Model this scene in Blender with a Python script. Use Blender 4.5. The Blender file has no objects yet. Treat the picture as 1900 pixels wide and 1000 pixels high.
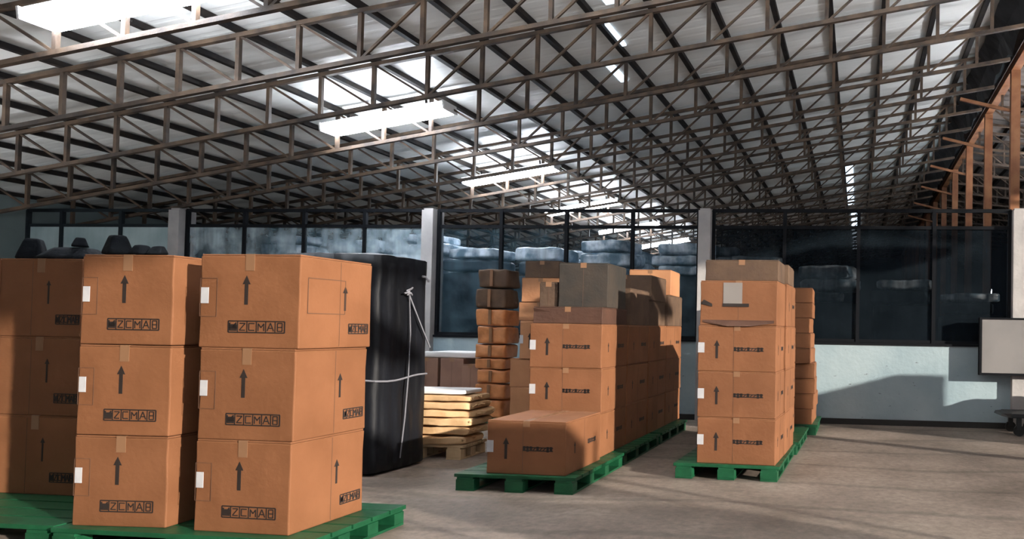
import bpy, bmesh, math, random
from mathutils import Vector, Matrix
R = random.Random(7)
PI = math.pi
scn = bpy.context.scene
COL = scn.collection

# ------------------------------------------------------------ camera, world, sun, exposure
EYE = Vector((0, 0, 1.4))
F_PX, YAW, PITCH, ROLL, PCX, PCY = 1350.6, 0.0971, 0.0224, 0.0167, 1459.4, 581.1
fw = Vector((-math.sin(YAW) * math.cos(PITCH), math.cos(YAW) * math.cos(PITCH), math.sin(PITCH)))
rt0 = Vector((math.cos(YAW), math.sin(YAW), 0))
up0 = rt0.cross(fw)
rt = rt0 * math.cos(ROLL) + up0 * math.sin(ROLL)
up = up0 * math.cos(ROLL) - rt0 * math.sin(ROLL)
cd = bpy.data.cameras.new('camera')
cam = bpy.data.objects.new('camera', cd)
COL.objects.link(cam)
cam.matrix_world = Matrix(((rt.x, up.x, -fw.x, EYE.x), (rt.y, up.y, -fw.y, EYE.y), (rt.z, up.z, -fw.z, EYE.z), (0, 0, 0, 1)))
cd.sensor_width = 36
cd.lens = F_PX / 1900 * 36
cd.shift_x = (950 - PCX) / 1900
cd.shift_y = (PCY - 500) / 1900
cd.clip_end = 300
scn.camera = cam

w = bpy.data.worlds.new('sky')
scn.world = w
w.use_nodes = True
bg = w.node_tree.nodes['Background']
bg.inputs[0].default_value = (0.80, 0.88, 1.0, 1)
bg.inputs[1].default_value = .6

sd = bpy.data.lights.new('sun', 'SUN')
sd.energy = 7.2
sd.angle = math.radians(.9)
sd.color = (1.0, 0.91, 0.80)
sun = bpy.data.objects.new('sun', sd)
COL.objects.link(sun)
sdir = Vector((-1, .50, -.27))
sun.rotation_euler = sdir.to_track_quat('-Z', 'Y').to_euler()
sun.location = (12, -5, 3)

scn.view_settings.view_transform = 'Standard'
scn.view_settings.look = 'None'
scn.view_settings.gamma = 1
scn.view_settings.use_curve_mapping = False
scn.view_settings.exposure = 0.3
scn.cycles.use_denoising = True
scn.cycles.max_bounces = 7
scn.cycles.transparent_max_bounces = 24
scn.cycles.sample_clamp_indirect = 6

# ------------------------------------------------------------ materials
def mat(name, c, rough=.7, metal=0., c2=None, scale=6., detail=4., bump=0., bscale=60., vary=0., stretch=None, emit=None, spec=.4, pos=(.35, .65)):
    m = bpy.data.materials.new(name)
    m.use_nodes = True
    nt = m.node_tree
    b = nt.nodes['Principled BSDF']
    b.inputs['Roughness'].default_value = rough
    b.inputs['Metallic'].default_value = metal
    b.inputs['Specular IOR Level'].default_value = spec
    tc = nt.nodes.new('ShaderNodeTexCoord')
    mp = nt.nodes.new('ShaderNodeMapping')
    nt.links.new(tc.outputs['Object'], mp.inputs[0])
    oi = nt.nodes.new('ShaderNodeObjectInfo')
    ml = nt.nodes.new('ShaderNodeVectorMath'); ml.operation = 'SCALE'
    ml.inputs[0].default_value = (7.3, 3.1, 5.7)
    nt.links.new(oi.outputs['Random'], ml.inputs['Scale'])
    nt.links.new(ml.outputs[0], mp.inputs['Location'])
    if stretch: mp.inputs['Scale'].default_value = stretch
    col = None
    if c2 is not None:
        n = nt.nodes.new('ShaderNodeTexNoise')
        n.inputs['Scale'].default_value = scale
        n.inputs['Detail'].default_value = detail
        nt.links.new(mp.outputs[0], n.inputs['Vector'])
        r = nt.nodes.new('ShaderNodeValToRGB')
        r.color_ramp.elements[0].position, r.color_ramp.elements[1].position = pos
        r.color_ramp.elements[0].color = (*c, 1)
        r.color_ramp.elements[1].color = (*c2, 1)
        nt.links.new(n.outputs['Fac'], r.inputs[0])
        col = r.outputs[0]
    else:
        rgb = nt.nodes.new('ShaderNodeRGB'); rgb.outputs[0].default_value = (*c, 1); col = rgb.outputs[0]
    if vary:
        hs = nt.nodes.new('ShaderNodeHueSaturation')
        mr = nt.nodes.new('ShaderNodeMapRange')
        mr.inputs['To Min'].default_value = 1 - vary
        mr.inputs['To Max'].default_value = 1 + vary
        nt.links.new(oi.outputs['Random'], mr.inputs['Value'])
        nt.links.new(mr.outputs[0], hs.inputs['Value'])
        nt.links.new(col, hs.inputs['Color'])
        col = hs.outputs[0]
    nt.links.new(col, b.inputs['Base Color'])
    if bump:
        n2 = nt.nodes.new('ShaderNodeTexNoise')
        n2.inputs['Scale'].default_value = bscale
        n2.inputs['Detail'].default_value = 5
        nt.links.new(mp.outputs[0], n2.inputs['Vector'])
        bm_ = nt.nodes.new('ShaderNodeBump')
        bm_.inputs['Strength'].default_value = bump
        bm_.inputs['Distance'].default_value = .02
        nt.links.new(n2.outputs['Fac'], bm_.inputs['Height'])
        nt.links.new(bm_.outputs[0], b.inputs['Normal'])
    if emit:
        b.inputs['Emission Color'].default_value = (*emit[0], 1)
        b.inputs['Emission Strength'].default_value = emit[1]
    return m

def net_mat(name, c, opacity, spread=.12, scale=1.6, c2=None):
    """shade net or sheeting: threads and holes mixed as partial cover"""
    m = mat(name, c, .9, c2=c2 or c, scale=scale, detail=6, spec=.05)
    nt = m.node_tree
    b = nt.nodes['Principled BSDF']
    out = nt.nodes['Material Output']
    tr = nt.nodes.new('ShaderNodeBsdfTransparent')
    mx = nt.nodes.new('ShaderNodeMixShader')
    tc = nt.nodes.new('ShaderNodeTexCoord')
    mp = nt.nodes.new('ShaderNodeMapping'); mp.inputs['Scale'].default_value = (5, 5, .6)
    n = nt.nodes.new('ShaderNodeTexNoise'); n.inputs['Scale'].default_value = 1.5; n.inputs['Detail'].default_value = 4
    mr = nt.nodes.new('ShaderNodeMapRange')
    mr.inputs['From Min'].default_value = .3; mr.inputs['From Max'].default_value = .7
    mr.inputs['To Min'].default_value = max(0, opacity - spread); mr.inputs['To Max'].default_value = min(1, opacity + spread)
    nt.links.new(tc.outputs['Object'], mp.inputs[0]); nt.links.new(mp.outputs[0], n.inputs['Vector'])
    nt.links.new(n.outputs['Fac'], mr.inputs['Value']); nt.links.new(mr.outputs[0], mx.inputs[0])
    nt.links.new(tr.outputs[0], mx.inputs[1]); nt.links.new(b.outputs[0], mx.inputs[2])
    nt.links.new(mx.outputs[0], out.inputs['Surface'])
    return m

M = {}
M['kraft'] = mat('kraft_board', (0.1646, 0.06359, 0.02353), .78, c2=(0.1997, 0.07995, 0.03208), scale=3.2, bump=.12, bscale=25, vary=.08)
M['kraft_flap'] = mat('kraft_flap', (0.1822, 0.07268, 0.02942), .78, c2=(0.2172, 0.09085, 0.04011), scale=4, bump=.12, bscale=25, vary=.08)
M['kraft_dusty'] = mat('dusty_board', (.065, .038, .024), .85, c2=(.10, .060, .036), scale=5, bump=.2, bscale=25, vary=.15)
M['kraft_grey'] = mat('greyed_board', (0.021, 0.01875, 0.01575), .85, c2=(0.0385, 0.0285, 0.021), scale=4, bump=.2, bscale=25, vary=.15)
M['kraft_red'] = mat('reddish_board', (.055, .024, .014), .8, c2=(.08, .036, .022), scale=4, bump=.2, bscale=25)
M['kraft_light'] = mat('pale_and_lit_board', (0.3468, 0.1573, 0.07448), .75, c2=(0.408, 0.1978, 0.09408), scale=3, bump=.12, bscale=25)  # pale cartons; on the mixed stack it stands in for missing light
M['kraft_pink'] = mat('pinkish_board', (0.2122, 0.1209, 0.08736), .8, c2=(0.2652, 0.1531, 0.1092), scale=3, bump=.12, bscale=25, vary=.1)
M['parcel'] = mat('brown_parcel_paper', (0.4223, 0.1628, 0.056), .5, c2=(0.6256, 0.2604, 0.1008), scale=7, bump=.8, bscale=9, vary=.12)  # brown paper, lightened to make up for light that misses the parcels
M['tape'] = mat('clear_tape', (0.2312, 0.124, 0.0672), .3, spec=.6)
M['ink'] = mat('black_ink', (.018, .012, .010), .7)
M['ink_line'] = mat('faint_ink_line', (.10, .05, .03), .75)
M['paper'] = mat('white_paper', (0.518, 0.518, 0.532), .6, c2=(0.462, 0.462, 0.49), scale=20)
M['pallet'] = mat('green_plastic', (0.004, 0.052, 0.0208), .45, c2=(0.0072, 0.076, 0.0304), scale=9, bump=.1, bscale=40, vary=.08)
M['steel'] = mat('rusty_primer_steel', (0.0315, 0.02028, 0.0136), .6, c2=(0.1013, 0.06396, 0.0384), scale=5, bump=.15, vary=.18, spec=.45)
M['steel_dark'] = mat('dark_steel', (.012, .011, .012), .7, c2=(.028, .022, .018), scale=5, spec=.15)
M['steel_post'] = mat('orange_primer_steel', (.20, .072, .028), .6, c2=(.32, .14, .06), scale=4, vary=.15)
M['roof'] = mat('roof_sheet', (.80, .81, .78), .45, c2=(.90, .90, .86), scale=.9, detail=6, bump=.1, bscale=8, spec=.4)
M['skylight'] = mat('translucent_sheet', (.7, .8, .9), .4, emit=((.72, .86, 1.0), 1.6), c2=(.3, .4, .5), scale=3)
M['concrete'] = mat('white_painted_concrete', (0.3394, 0.3292, 0.3236), .8, c2=(0.4392, 0.4189, 0.4072), scale=3, bump=.2, bscale=20)
M['frame'] = mat('window_frame_paint', (.006, .007, .009), .7, spec=.1)
M['frame_teal'] = mat('greyed_frame_paint', (.018, .024, .028), .7, spec=.1)
M['skirt'] = mat('black_skirting', (.015, .014, .013), .8)
M['black_film'] = mat('black_stretch_film', (.0022, .0026, .004), .55, c2=(.005, .006, .009), scale=5, bump=.5, bscale=9, stretch=(1, 1, .25), spec=.25)
M['rope'] = mat('white_rope', (.16, .16, .18), .8)
M['sack'] = mat('cream_sack', (0.5357, 0.3312, 0.1659), .8, c2=(0.7142, 0.483, 0.268), scale=4, bump=.35, bscale=12, vary=.06)  # cream cloth, tone raised in place of light missing on the sacks
M['sheet_white'] = mat('white_sheet', (0.8232, 0.8134, 0.8036), .7, bump=.3, bscale=6)
M['wood'] = mat('pale_wood', (.42, .30, .17), .75, c2=(.55, .40, .24), scale=5, stretch=(1, 8, 1))
M['cloth_black'] = mat('black_cloth', (.003, .004, .006), .9, c2=(.007, .009, .012), scale=12, bump=.4, bscale=30, spec=.1)
M['board'] = mat('off_white_board', (0.1897, 0.1822, 0.1788), .6, c2=(0.2213, 0.2112, 0.2054), scale=2)
M['wrap_white'] = mat('white_blue_plastic_wrap', (0.15, 0.2375, 0.3125), .3, c2=(0.775, 0.875, 0.975), scale=4.2, detail=6, bump=.6, bscale=6, spec=.7, pos=(.42, .62))
M['wrap_dark'] = mat('dark_blue_wrap', (.010, .018, .028), .45, c2=(.04, .065, .085), scale=4, bump=.5, bscale=8, vary=.2)
M['housing'] = mat('white_enamel', (.75, .75, .75), .4)
M['tube'] = mat('fluorescent_tube', (.9, .9, .9), .3, emit=((.84, .90, 1.0), 45.))
M['fill_light'] = mat('fill_light_tube', (.9, .9, .9), .3, emit=((.92, .94, 1.0), 95.))  # glowing faces of the fill lamps added out of view
M['bulb'] = mat('lit_bulb', (.9, .9, .9), .3, emit=((.65, .85, 1.0), 900.))
M['far_wall'] = mat('dark_sheet_wall', (.035, .045, .055), .8, c2=(.07, .085, .10), scale=1.2)
M['side_wall'] = mat('grey_teal_wall', (.14, .18, .185), .8, c2=(.20, .25, .25), scale=1.2)
M['tarp'] = mat('dark_tarpaulin', (.010, .011, .013), .6, c2=(.03, .032, .036), scale=3, bump=.5, bscale=6)
M['rubber'] = mat('black_rubber', (.012, .012, .012), .7)
M['trolley'] = mat('black_painted_metal', (.014, .015, .016), .45)

# floor: worn concrete
def floor_mat():
    m = mat('worn_concrete_floor', (.13, .102, .082), .62, c2=(.30, .245, .205), scale=1.1, detail=9, bump=.18, bscale=22, spec=.35, pos=(.30, .72))
    nt = m.node_tree
    b = nt.nodes['Principled BSDF']
    src = b.inputs['Base Color'].links[0].from_socket
    tc = nt.nodes.new('ShaderNodeTexCoord')
    n = nt.nodes.new('ShaderNodeTexNoise'); n.inputs['Scale'].default_value = 14; n.inputs['Detail'].default_value = 8; n.inputs['Roughness'].default_value = .7
    nt.links.new(tc.outputs['Object'], n.inputs['Vector'])
    mr = nt.nodes.new('ShaderNodeMapRange'); mr.inputs['From Min'].default_value = .3; mr.inputs['From Max'].default_value = .7
    mr.inputs['To Min'].default_value = .62; mr.inputs['To Max'].default_value = 1.22
    nt.links.new(n.outputs['Fac'], mr.inputs['Value'])
    # tyre scuffs: long wandering arcs
    wv = nt.nodes.new('ShaderNodeTexWave'); wv.wave_type = 'RINGS'; wv.inputs['Scale'].default_value = .33; wv.inputs['Distortion'].default_value = 5
    wv.inputs['Detail'].default_value = 3; wv.inputs['Detail Scale'].default_value = .6
    nt.links.new(tc.outputs['Object'], wv.inputs['Vector'])
    r = nt.nodes.new('ShaderNodeValToRGB')
    r.color_ramp.elements[0].position = .0; r.color_ramp.elements[0].color = (.72, .72, .72, 1)
    r.color_ramp.elements[1].position = .05; r.color_ramp.elements[1].color = (1, 1, 1, 1)
    nt.links.new(wv.outputs['Color'], r.inputs[0])
    v = nt.nodes.new('ShaderNodeVectorMath'); v.operation = 'SCALE'
    nt.links.new(src, v.inputs[0]); nt.links.new(mr.outputs[0], v.inputs['Scale'])
    v2 = nt.nodes.new('ShaderNodeVectorMath'); v2.operation = 'MULTIPLY'
    nt.links.new(v.outputs[0], v2.inputs[0]); nt.links.new(r.outputs[0], v2.inputs[1])
    nt.links.new(v2.outputs[0], b.inputs['Base Color'])
    return m
M['floor'] = floor_mat()

def wall_mat():
    m = mat('stained_white_wall', (.25, .34, .38), .75, c2=(.38, .47, .50), scale=1.3, detail=8, bump=.2, bscale=15, pos=(.3, .7))
    nt = m.node_tree
    b = nt.nodes['Principled BSDF']
    src = b.inputs['Base Color'].links[0].from_socket
    tc = nt.nodes.new('ShaderNodeTexCoord')
    mp = nt.nodes.new('ShaderNodeMapping'); mp.inputs['Scale'].default_value = (1, 1, 2.2)
    nt.links.new(tc.outputs['Object'], mp.inputs[0])
    n = nt.nodes.new('ShaderNodeTexNoise'); n.inputs['Scale'].default_value = 5.2; n.inputs['Detail'].default_value = 7; n.inputs['Roughness'].default_value = .7
    nt.links.new(mp.outputs[0], n.inputs['Vector'])
    r = nt.nodes.new('ShaderNodeValToRGB')
    r.color_ramp.elements[0].position = .315; r.color_ramp.elements[0].color = (.12, .10, .07, 1)
    r.color_ramp.elements[1].position = .36; r.color_ramp.elements[1].color = (1, 1, 1, 1)
    nt.links.new(n.outputs['Fac'], r.inputs[0])
    v2 = nt.nodes.new('ShaderNodeVectorMath'); v2.operation = 'MULTIPLY'
    nt.links.new(src, v2.inputs[0]); nt.links.new(r.outputs[0], v2.inputs[1])
    nt.links.new(v2.outputs[0], b.inputs['Base Color'])
    return m
M['wall'] = wall_mat()

# ------------------------------------------------------------ helpers
class MB:
    def __init__(s): s.v = []; s.f = []
    def raw(s, vs, fs):
        o = len(s.v); s.v += [tuple(v) for v in vs]; s.f += [tuple(i + o for i in f) for f in fs]; return s
    def box(s, a, b):
        x0, y0, z0 = a; x1, y1, z1 = b
        return s.raw([(x0, y0, z0), (x1, y0, z0), (x1, y1, z0), (x0, y1, z0), (x0, y0, z1), (x1, y0, z1), (x1, y1, z1), (x0, y1, z1)],
                     [(0, 3, 2, 1), (4, 5, 6, 7), (0, 1, 5, 4), (1, 2, 6, 5), (2, 3, 7, 6), (3, 0, 4, 7)])
    def bar(s, p, q, t, h=None, upv=(0, 1, 0)):
        p = Vector(p); q = Vector(q); d = (q - p).normalized(); u = Vector(upv)
        a = d.cross(u)
        if a.length < 1e-4: a = d.cross(Vector((1, 0, 0)))
        a.normalize(); b = a.cross(d).normalized()
        h = t if h is None else h
        c = []
        for e in (p, q):
            for sx, sy in ((-1, -1), (1, -1), (1, 1), (-1, 1)):
                c.append(e + a * (sx * t / 2) + b * (sy * h / 2))
        return s.raw(c, [(0, 3, 2, 1), (4, 5, 6, 7), (0, 1, 5, 4), (1, 2, 6, 5), (2, 3, 7, 6), (3, 0, 4, 7)])
    def tube(s, pts, r, n=6, close=True):
        pts = [Vector(p) for p in pts]; rings = []
        for i, p in enumerate(pts):
            d = (pts[min(i + 1, len(pts) - 1)] - pts[max(i - 1, 0)]).normalized()
            a = d.cross(Vector((0, 0, 1)))
            if a.length < 1e-3: a = Vector((1, 0, 0))
            a.normalize(); b = d.cross(a)
            rings.append([p + (a * math.cos(2 * PI * k / n) + b * math.sin(2 * PI * k / n)) * r for k in range(n)])
        vs = [v for g in rings for v in g]; fs = []
        for i in range(len(pts) - 1):
            for k in range(n): fs.append((i * n + k, i * n + (k + 1) % n, (i + 1) * n + (k + 1) % n, (i + 1) * n + k))
        fs.append(tuple(range(n))[::-1]); fs.append(tuple((len(pts) - 1) * n + k for k in range(n)))
        return s.raw(vs, fs)
    def mesh(s, name, m, bevel=0, smooth=False):
        me = bpy.data.meshes.new(name)
        me.from_pydata(s.v, [], s.f)
        me.materials.append(m)
        if bevel:
            bm = bmesh.new(); bm.from_mesh(me)
            bmesh.ops.bevel(bm, geom=list(bm.edges), offset=bevel, segments=2, affect='EDGES', profile=.6)
            bm.to_mesh(me); bm.free()
        if smooth:
            for p in me.polygons: p.use_smooth = True
        me.update()
        return me

def link(name, me, parent=None, loc=(0, 0, 0), rz=0.):
    o = bpy.data.objects.new(name, me)
    COL.objects.link(o)
    o.location = loc
    o.rotation_euler = (0, 0, rz)
    if parent: o.parent = parent
    return o

def tag(o, label=None, cat=None, group=None, kind=None):
    if label: o['label'] = label
    if cat: o['category'] = cat
    if group: o['group'] = group
    if kind: o['kind'] = kind
    return o

def thing(name, label, cat, loc=(0, 0, 0), rz=0., group=None, kind=None):
    o = link(name, None, None, loc, rz)
    o.empty_display_size = .1
    return tag(o, label, cat, group, kind)

def dup(root, loc, rz=0., label=None, group=None):
    r = root.copy(); COL.objects.link(r); r.location = loc; r.rotation_euler = (0, 0, rz)
    if label: r['label'] = label
    if group: r['group'] = group
    for ch in KIDS[root.name]:
        c = ch.copy(); COL.objects.link(c); c.parent = r
        for g in KIDS.get(ch.name, []):
            d = g.copy(); COL.objects.link(d); d.parent = c
    return r
KIDS = {}
def kid(parent, name, me, loc=(0, 0, 0), rz=0., label=None, kind=None):
    o = link(name, me, parent, loc, rz)
    KIDS.setdefault(parent.name, []).append(o)
    tag(o, label, None, None, kind)
    return o

# ============================================================ THE BUILDING
RA, RS = 5.1533, 0.1646             # underside chord height at X = 0 and roof pitch
TH = 0.5394                         # truss depth
XT, PP = -5.4414, 0.7181            # a web post position, panel width
T0, TD = 6.1344, 1.25               # first truss, truss spacing
XL, XR = -14.0, 2.23                # eave wall, ridge
WY = 10.97                          # the partition wall
YF, YB = -4.0, 46.0
def chord_z(x): return RA + RS * x
def roof_z(x): return RA + TH + RS * x + .05

link('floor', MB().box((XL - .3, YF, -.12), (9, YB, 0)).mesh('floor', M['floor']))
tag(bpy.data.objects['floor'], 'worn brown grey concrete floor of the warehouse', 'floor', kind='structure')

# ceiling: ribbed sheets, real ribs every 0.21 m, running up the slope
def ribbed(x0, z0, x1, z1, y0, y1, step=.208):
    vs = []; fs = []
    y = y0; prof = []
    while y < y1:
        prof += [(y, 0), (y + step * .62, 0), (y + step * .72, .003), (y + step * .9, .003)]
        y += step
    for (yy, dz) in prof:
        vs.append((x0, yy, z0 + dz)); vs.append((x1, yy, z1 + dz))
    for i in range(len(prof) - 1):
        fs.append((2 * i, 2 * i + 1, 2 * i + 3, 2 * i + 2))
    return vs, fs
mb = MB()
mb.raw(*ribbed(XL - .4, roof_z(XL - .4) + .045, XR + .1, roof_z(XR + .1) + .045, YF, YB))
ceil = link('ceiling', mb.mesh('ceiling', M['roof']))
tag(ceil, 'pale grey sheet roof sloping up to the right', 'ceiling', kind='structure')
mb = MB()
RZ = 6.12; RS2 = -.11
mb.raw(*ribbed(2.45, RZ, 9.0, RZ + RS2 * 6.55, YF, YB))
c2 = link('ceiling', mb.mesh('ceiling_right', mat('dark_brown_sheet', (.07, .055, .045), .7, c2=(.14, .115, .10), scale=2)))  # darker, browner sheet than the left roof
tag(c2, 'raised roof beyond the ridge, sloping down to the right', 'ceiling', kind='structure')

# purlins: dark beams running into the depth over every truss post (parts of the ceiling)
for k in range(-12, 11):
    x = XT + k * PP
    if x > XR: break
    z = roof_z(x)
    me = MB().box((x - .036, YF, z - .022), (x + .036, YB - .1, z + .04)).mesh('purlin', M['steel_dark'])
    kid(ceil, 'purlin', me)
for k in range(1, 9):
    x = 2.6 + k * PP
    z = RZ + RS2 * (x - 2.45)
    me = MB().box((x - .04, YF, z - .12), (x + .04, YB - .1, z - .0)).mesh('purlin', M['steel_dark'])
    kid(c2, 'purlin', me)

# trusses
CH = .048
K0, K1 = -12, 10
def chord_mesh(name, dz):
    xa, xb = XL, XR
    return MB().bar((xa, 0, chord_z(xa) + dz), (xb, 0, chord_z(xb) + dz), CH, .055).mesh(name, M['steel'])
me_bc = chord_mesh('bottom_chord', 0)
me_tc = chord_mesh('top_chord', TH)
me_post = MB().box((-.022, -.022, .02), (.022, .022, TH - .02)).mesh('web_post', M['steel'])
me_bl = MB().bar((0, 0, TH), (PP, 0, RS * PP), .026, .026).mesh('web_brace', M['steel'])
me_br = MB().bar((0, 0, 0), (PP, 0, TH + RS * PP), .026, .026).mesh('web_brace', M['steel'])
mb = MB()
for k in range(K0 + 1, K1 + 1):
    x = XT + k * PP
    mb.box((x - .022, -.022, chord_z(x) + .02), (x + .022, .022, chord_z(x) + TH - .02))
for k in range(K0 + 1, K1):
    x = XT + k * PP
    if k < 0: mb.bar((x, 0, chord_z(x) + TH), (x + PP, 0, chord_z(x + PP)), .026, .026)
    else: mb.bar((x, 0, chord_z(x)), (x + PP, 0, chord_z(x + PP) + TH), .026, .026)
me_web = mb.mesh('web', M['steel'])
# right-hand truss of the raised roof
def rz2(x): return RZ + RS2 * (x - 2.45) - .14
mb = MB()
mb.bar((2.6, 0, rz2(2.6)), (8.9, 0, rz2(8.9)), CH, .055)
mb.bar((2.6, 0, rz2(2.6) - .55), (8.9, 0, rz2(8.9) - .55), CH, .055)
me_rch = mb.mesh('chord', M['steel'])
mb = MB()
for k in range(9):
    x = 2.6 + k * .77
    mb.box((x - .02, -.02, rz2(x) - .55), (x + .02, .02, rz2(x)))
    if k < 8: mb.bar((x, 0, rz2(x)), (x + .77, 0, rz2(x + .77) - .55), .026, .026)
me_rweb = mb.mesh('web', M['steel'])
ORD = ['nearest', 'second', 'third', 'fourth', 'fifth', 'sixth', 'seventh', 'eighth', 'ninth', 'tenth']
SEEN_T = 'brown steel roof truss, %s from the viewer'
for i in range(-4, 30):
    y = T0 + i * TD
    if 0 <= i < 10:
        lab = SEEN_T % ORD[i]
        if i in (0, 3, 6, 9): lab += ', carrying a lit strip light'
        grp = None
    else:
        lab = 'one of many distant brown steel roof trusses merging into a mesh far back' if i >= 10 else 'brown steel roof truss overhead, above the top of the picture'
        grp = 'distant roof trusses' if i >= 10 else 'roof trusses overhead out of view'
    t = thing('roof_truss', lab, 'truss', (0, y, 0), 0, grp or 'roof trusses across the hall', 'structure')
    kid(t, 'bottom_chord', me_bc); kid(t, 'top_chord', me_tc)
    if -1 < i < 8:
        for k in range(K0 + 1, K1 + 1):
            x = XT + k * PP
            kid(t, 'web_post', me_post, (x, 0, chord_z(x)))
            if k < K1: kid(t, 'web_brace', me_bl if k < 0 else me_br, (x, 0, chord_z(x)))
    else:
        tag(kid(t, 'web', me_web), kind='stuff')
    if i >= 1:
        t2 = thing('roof_truss', 'brown steel truss under the raised roof right of the ridge', 'truss', (0, y, 0), 0, 'trusses right of the ridge', 'structure')
        kid(t2, 'chord', me_rch); kid(t2, 'web', me_rweb)

# ridge: dark fascia, tarpaulin scraps, orange beam on posts
fz = chord_z(XR) + TH
mb = MB().box((XR + .02, YF, fz - .12), (XR + .27, YB, RZ + .02))
o = link('trim_1', mb.mesh('trim_1', M['tarp'])); tag(o, 'black ridge fascia running into the depth', 'beam', kind='structure')
vs = []; fs = []; n = 150
for i in range(n):
    y = YF + (YB - YF) * i / (n - 1)
    dip = .10 + .20 * R.random()
    vs += [(XR - .32 + .05 * R.random(), y, fz - .02), (XR - .12 + .06 * R.random(), y, fz - .10 - .4 * dip), (XR + .03, y, fz - .2 - dip), (XR + .1, y, fz - .12)]
for i in range(n - 1):
    for j in range(3): fs.append((4 * i + j, 4 * i + j + 1, 4 * i + j + 5, 4 * i + j + 4))
o = link('ridge_tarpaulin', MB().raw(vs, fs).mesh('ridge_tarpaulin', M['tarp']))
tag(o, 'ragged black tarpaulin strip hanging along the ridge at the upper right', 'tarpaulin')
XP = 2.57
o = link('ridge_beam', MB().box((XP - .07, YF + .1, 5.78), (XP + .07, YB - .2, 5.92)).mesh('ridge_beam', M['steel_post']))
tag(o, 'orange steel beam on the posts right of the ridge', 'beam', kind='structure')
me_pst = MB().box((-.075, -.06, 0), (.075, .06, 5.78)).mesh('steel_post', M['steel_post'])
for j in range(13):
    o = link('steel_post', me_pst, None, (XP, 12.38 + 2.5 * j, 0))
    if j == 0: lab, g = 'orange primed steel post nearest to the right edge of the picture', None
    elif j < 4: lab, g = 'orange steel post behind the netting, %s from the right edge' % ORD[j], None
    else: lab, g = 'distant orange steel post far behind the netting under the ridge', 'distant ridge posts'
    tag(o, lab, 'post', g, 'structure')
# knee braces
me_kb = MB().bar((0, 0, 5.1), (-.9, 0, 4.98 + .35), .05, .05).mesh('knee_brace', M['steel_post'])
for j in range(8):
    o = link('knee_brace', me_kb, None, (XP, 12.38 + 2.5 * j + .02, 0))
    tag(o, 'slanting steel brace between a ridge post and the roof truss', 'brace', 'ridge braces', 'structure')

# skylight scraps in the roof
for (x, y, wx, ly, lab) in ((-3.0, 8.06, .06, .70, 'narrow bright roof light nearest to the viewer, above the tall box stacks'),
                            (-3.25, 9.25, .055, .70, 'narrow bright roof light, second from the viewer'),
                            (-3.62, 10.45, .055, .75, 'narrow bright roof light, third from the viewer'),
                            (-.27, 22, .10, 6, 'long thin bright strip of roof light far back near the vanishing point'),
                            (-.12, 33, .16, 12, 'farthest bright strip of roof light above the netting')):
    z0, z1 = roof_z(x - wx) + .022, roof_z(x + wx) + .022
    mb = MB().raw([(x - wx, y - ly / 2, z0), (x + wx, y - ly / 2, z1), (x + wx, y + ly / 2, z1), (x - wx, y + ly / 2, z0),
                   (x - wx, y - ly / 2, z0 + .02), (x + wx, y - ly / 2, z1 + .02), (x + wx, y + ly / 2, z1 + .02), (x - wx, y + ly / 2, z0 + .02)],
                  [(0, 3, 2, 1), (4, 5, 6, 7), (0, 1, 5, 4), (1, 2, 6, 5), (2, 3, 7, 6), (3, 0, 4, 7)])
    tag(link('roof_light', mb.mesh('roof_light', M['skylight'])), lab, 'roof light')

# outer walls
o = link('wall_left', MB().box((XL - .25, YF, 0), (XL - .05, YB, roof_z(XL) + .1)).mesh('wall_left', M['side_wall']))
tag(o, 'grey teal outer wall under the low eave on the left', 'wall', kind='structure')
o = link('wall_far', MB().box((XL - .2, YB, 0), (9, YB + .2, 7)).mesh('wall_far', M['far_wall']))
tag(o, 'dark far end wall of the hall', 'wall', kind='structure')
# right wall: door opening, solid band above it with two missing strips, open clerestory
mb = MB()
XW = 6.0
mb.box((XW, YF, 0), (XW + .15, -3.3, 5.6))
mb.box((XW, -3.3, 5.0), (XW + .15, 11.2, 5.7))
for y in (6.2,): mb.box((XW, y, 0), (XW + .15, y + .15, 5.0))
mb.box((XW, 11.2, 0), (XW + .15, YB, 5.7))
o = link('wall_right', mb.mesh('wall_right', M['far_wall']))
tag(o, 'open-sided right wall of the hall, outside the picture', 'wall', kind='structure')

# partition wall
o = link('wall_back', MB().box((XL - .05, WY, 0), (XW, WY + .18, 1.19)).mesh('wall_back', M['wall']))
tag(o, 'low stained white wall under the netting windows', 'wall', kind='structure')
o = link('baseboard_back', MB().box((XL - .05, WY - .035, 0), (XW, WY, .085)).mesh('baseboard_back', M['skirt']))
tag(o, 'black skirting strip at the foot of the white wall', 'baseboard', kind='structure')
o = link('trim_2', MB().box((XL - .05, WY - .02, 1.19), (XW, WY + .2, 1.225)).mesh('trim_2', M['frame']))
tag(o, 'dark sill rail on top of the low white wall', 'sill', kind='structure')
colx = [-11.186, -6.793, -2.338, 2.345]
CW = .095
for x, lab in zip(colx, ('square white column leftmost in the picture, rising behind the left box stack', 'square white column behind the black wrapped load',
                         'square white column behind the right-hand box stack', 'square white column at the right edge behind the white board')):
    t = thing('concrete_column', lab, 'column', (x, WY - .03, 0), 0, 'wall columns', 'structure')
    kid(t, 'shaft', MB().box((-CW, -.07, 0), (CW, .25, 3.2)).mesh('shaft', M['concrete'], bevel=.008))
    kid(t, 'cap_plate', MB().box((-CW * .8, -.04, 3.2), (CW * .8, .2, 3.23)).mesh('cap_plate', M['concrete']))
t = None
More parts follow.
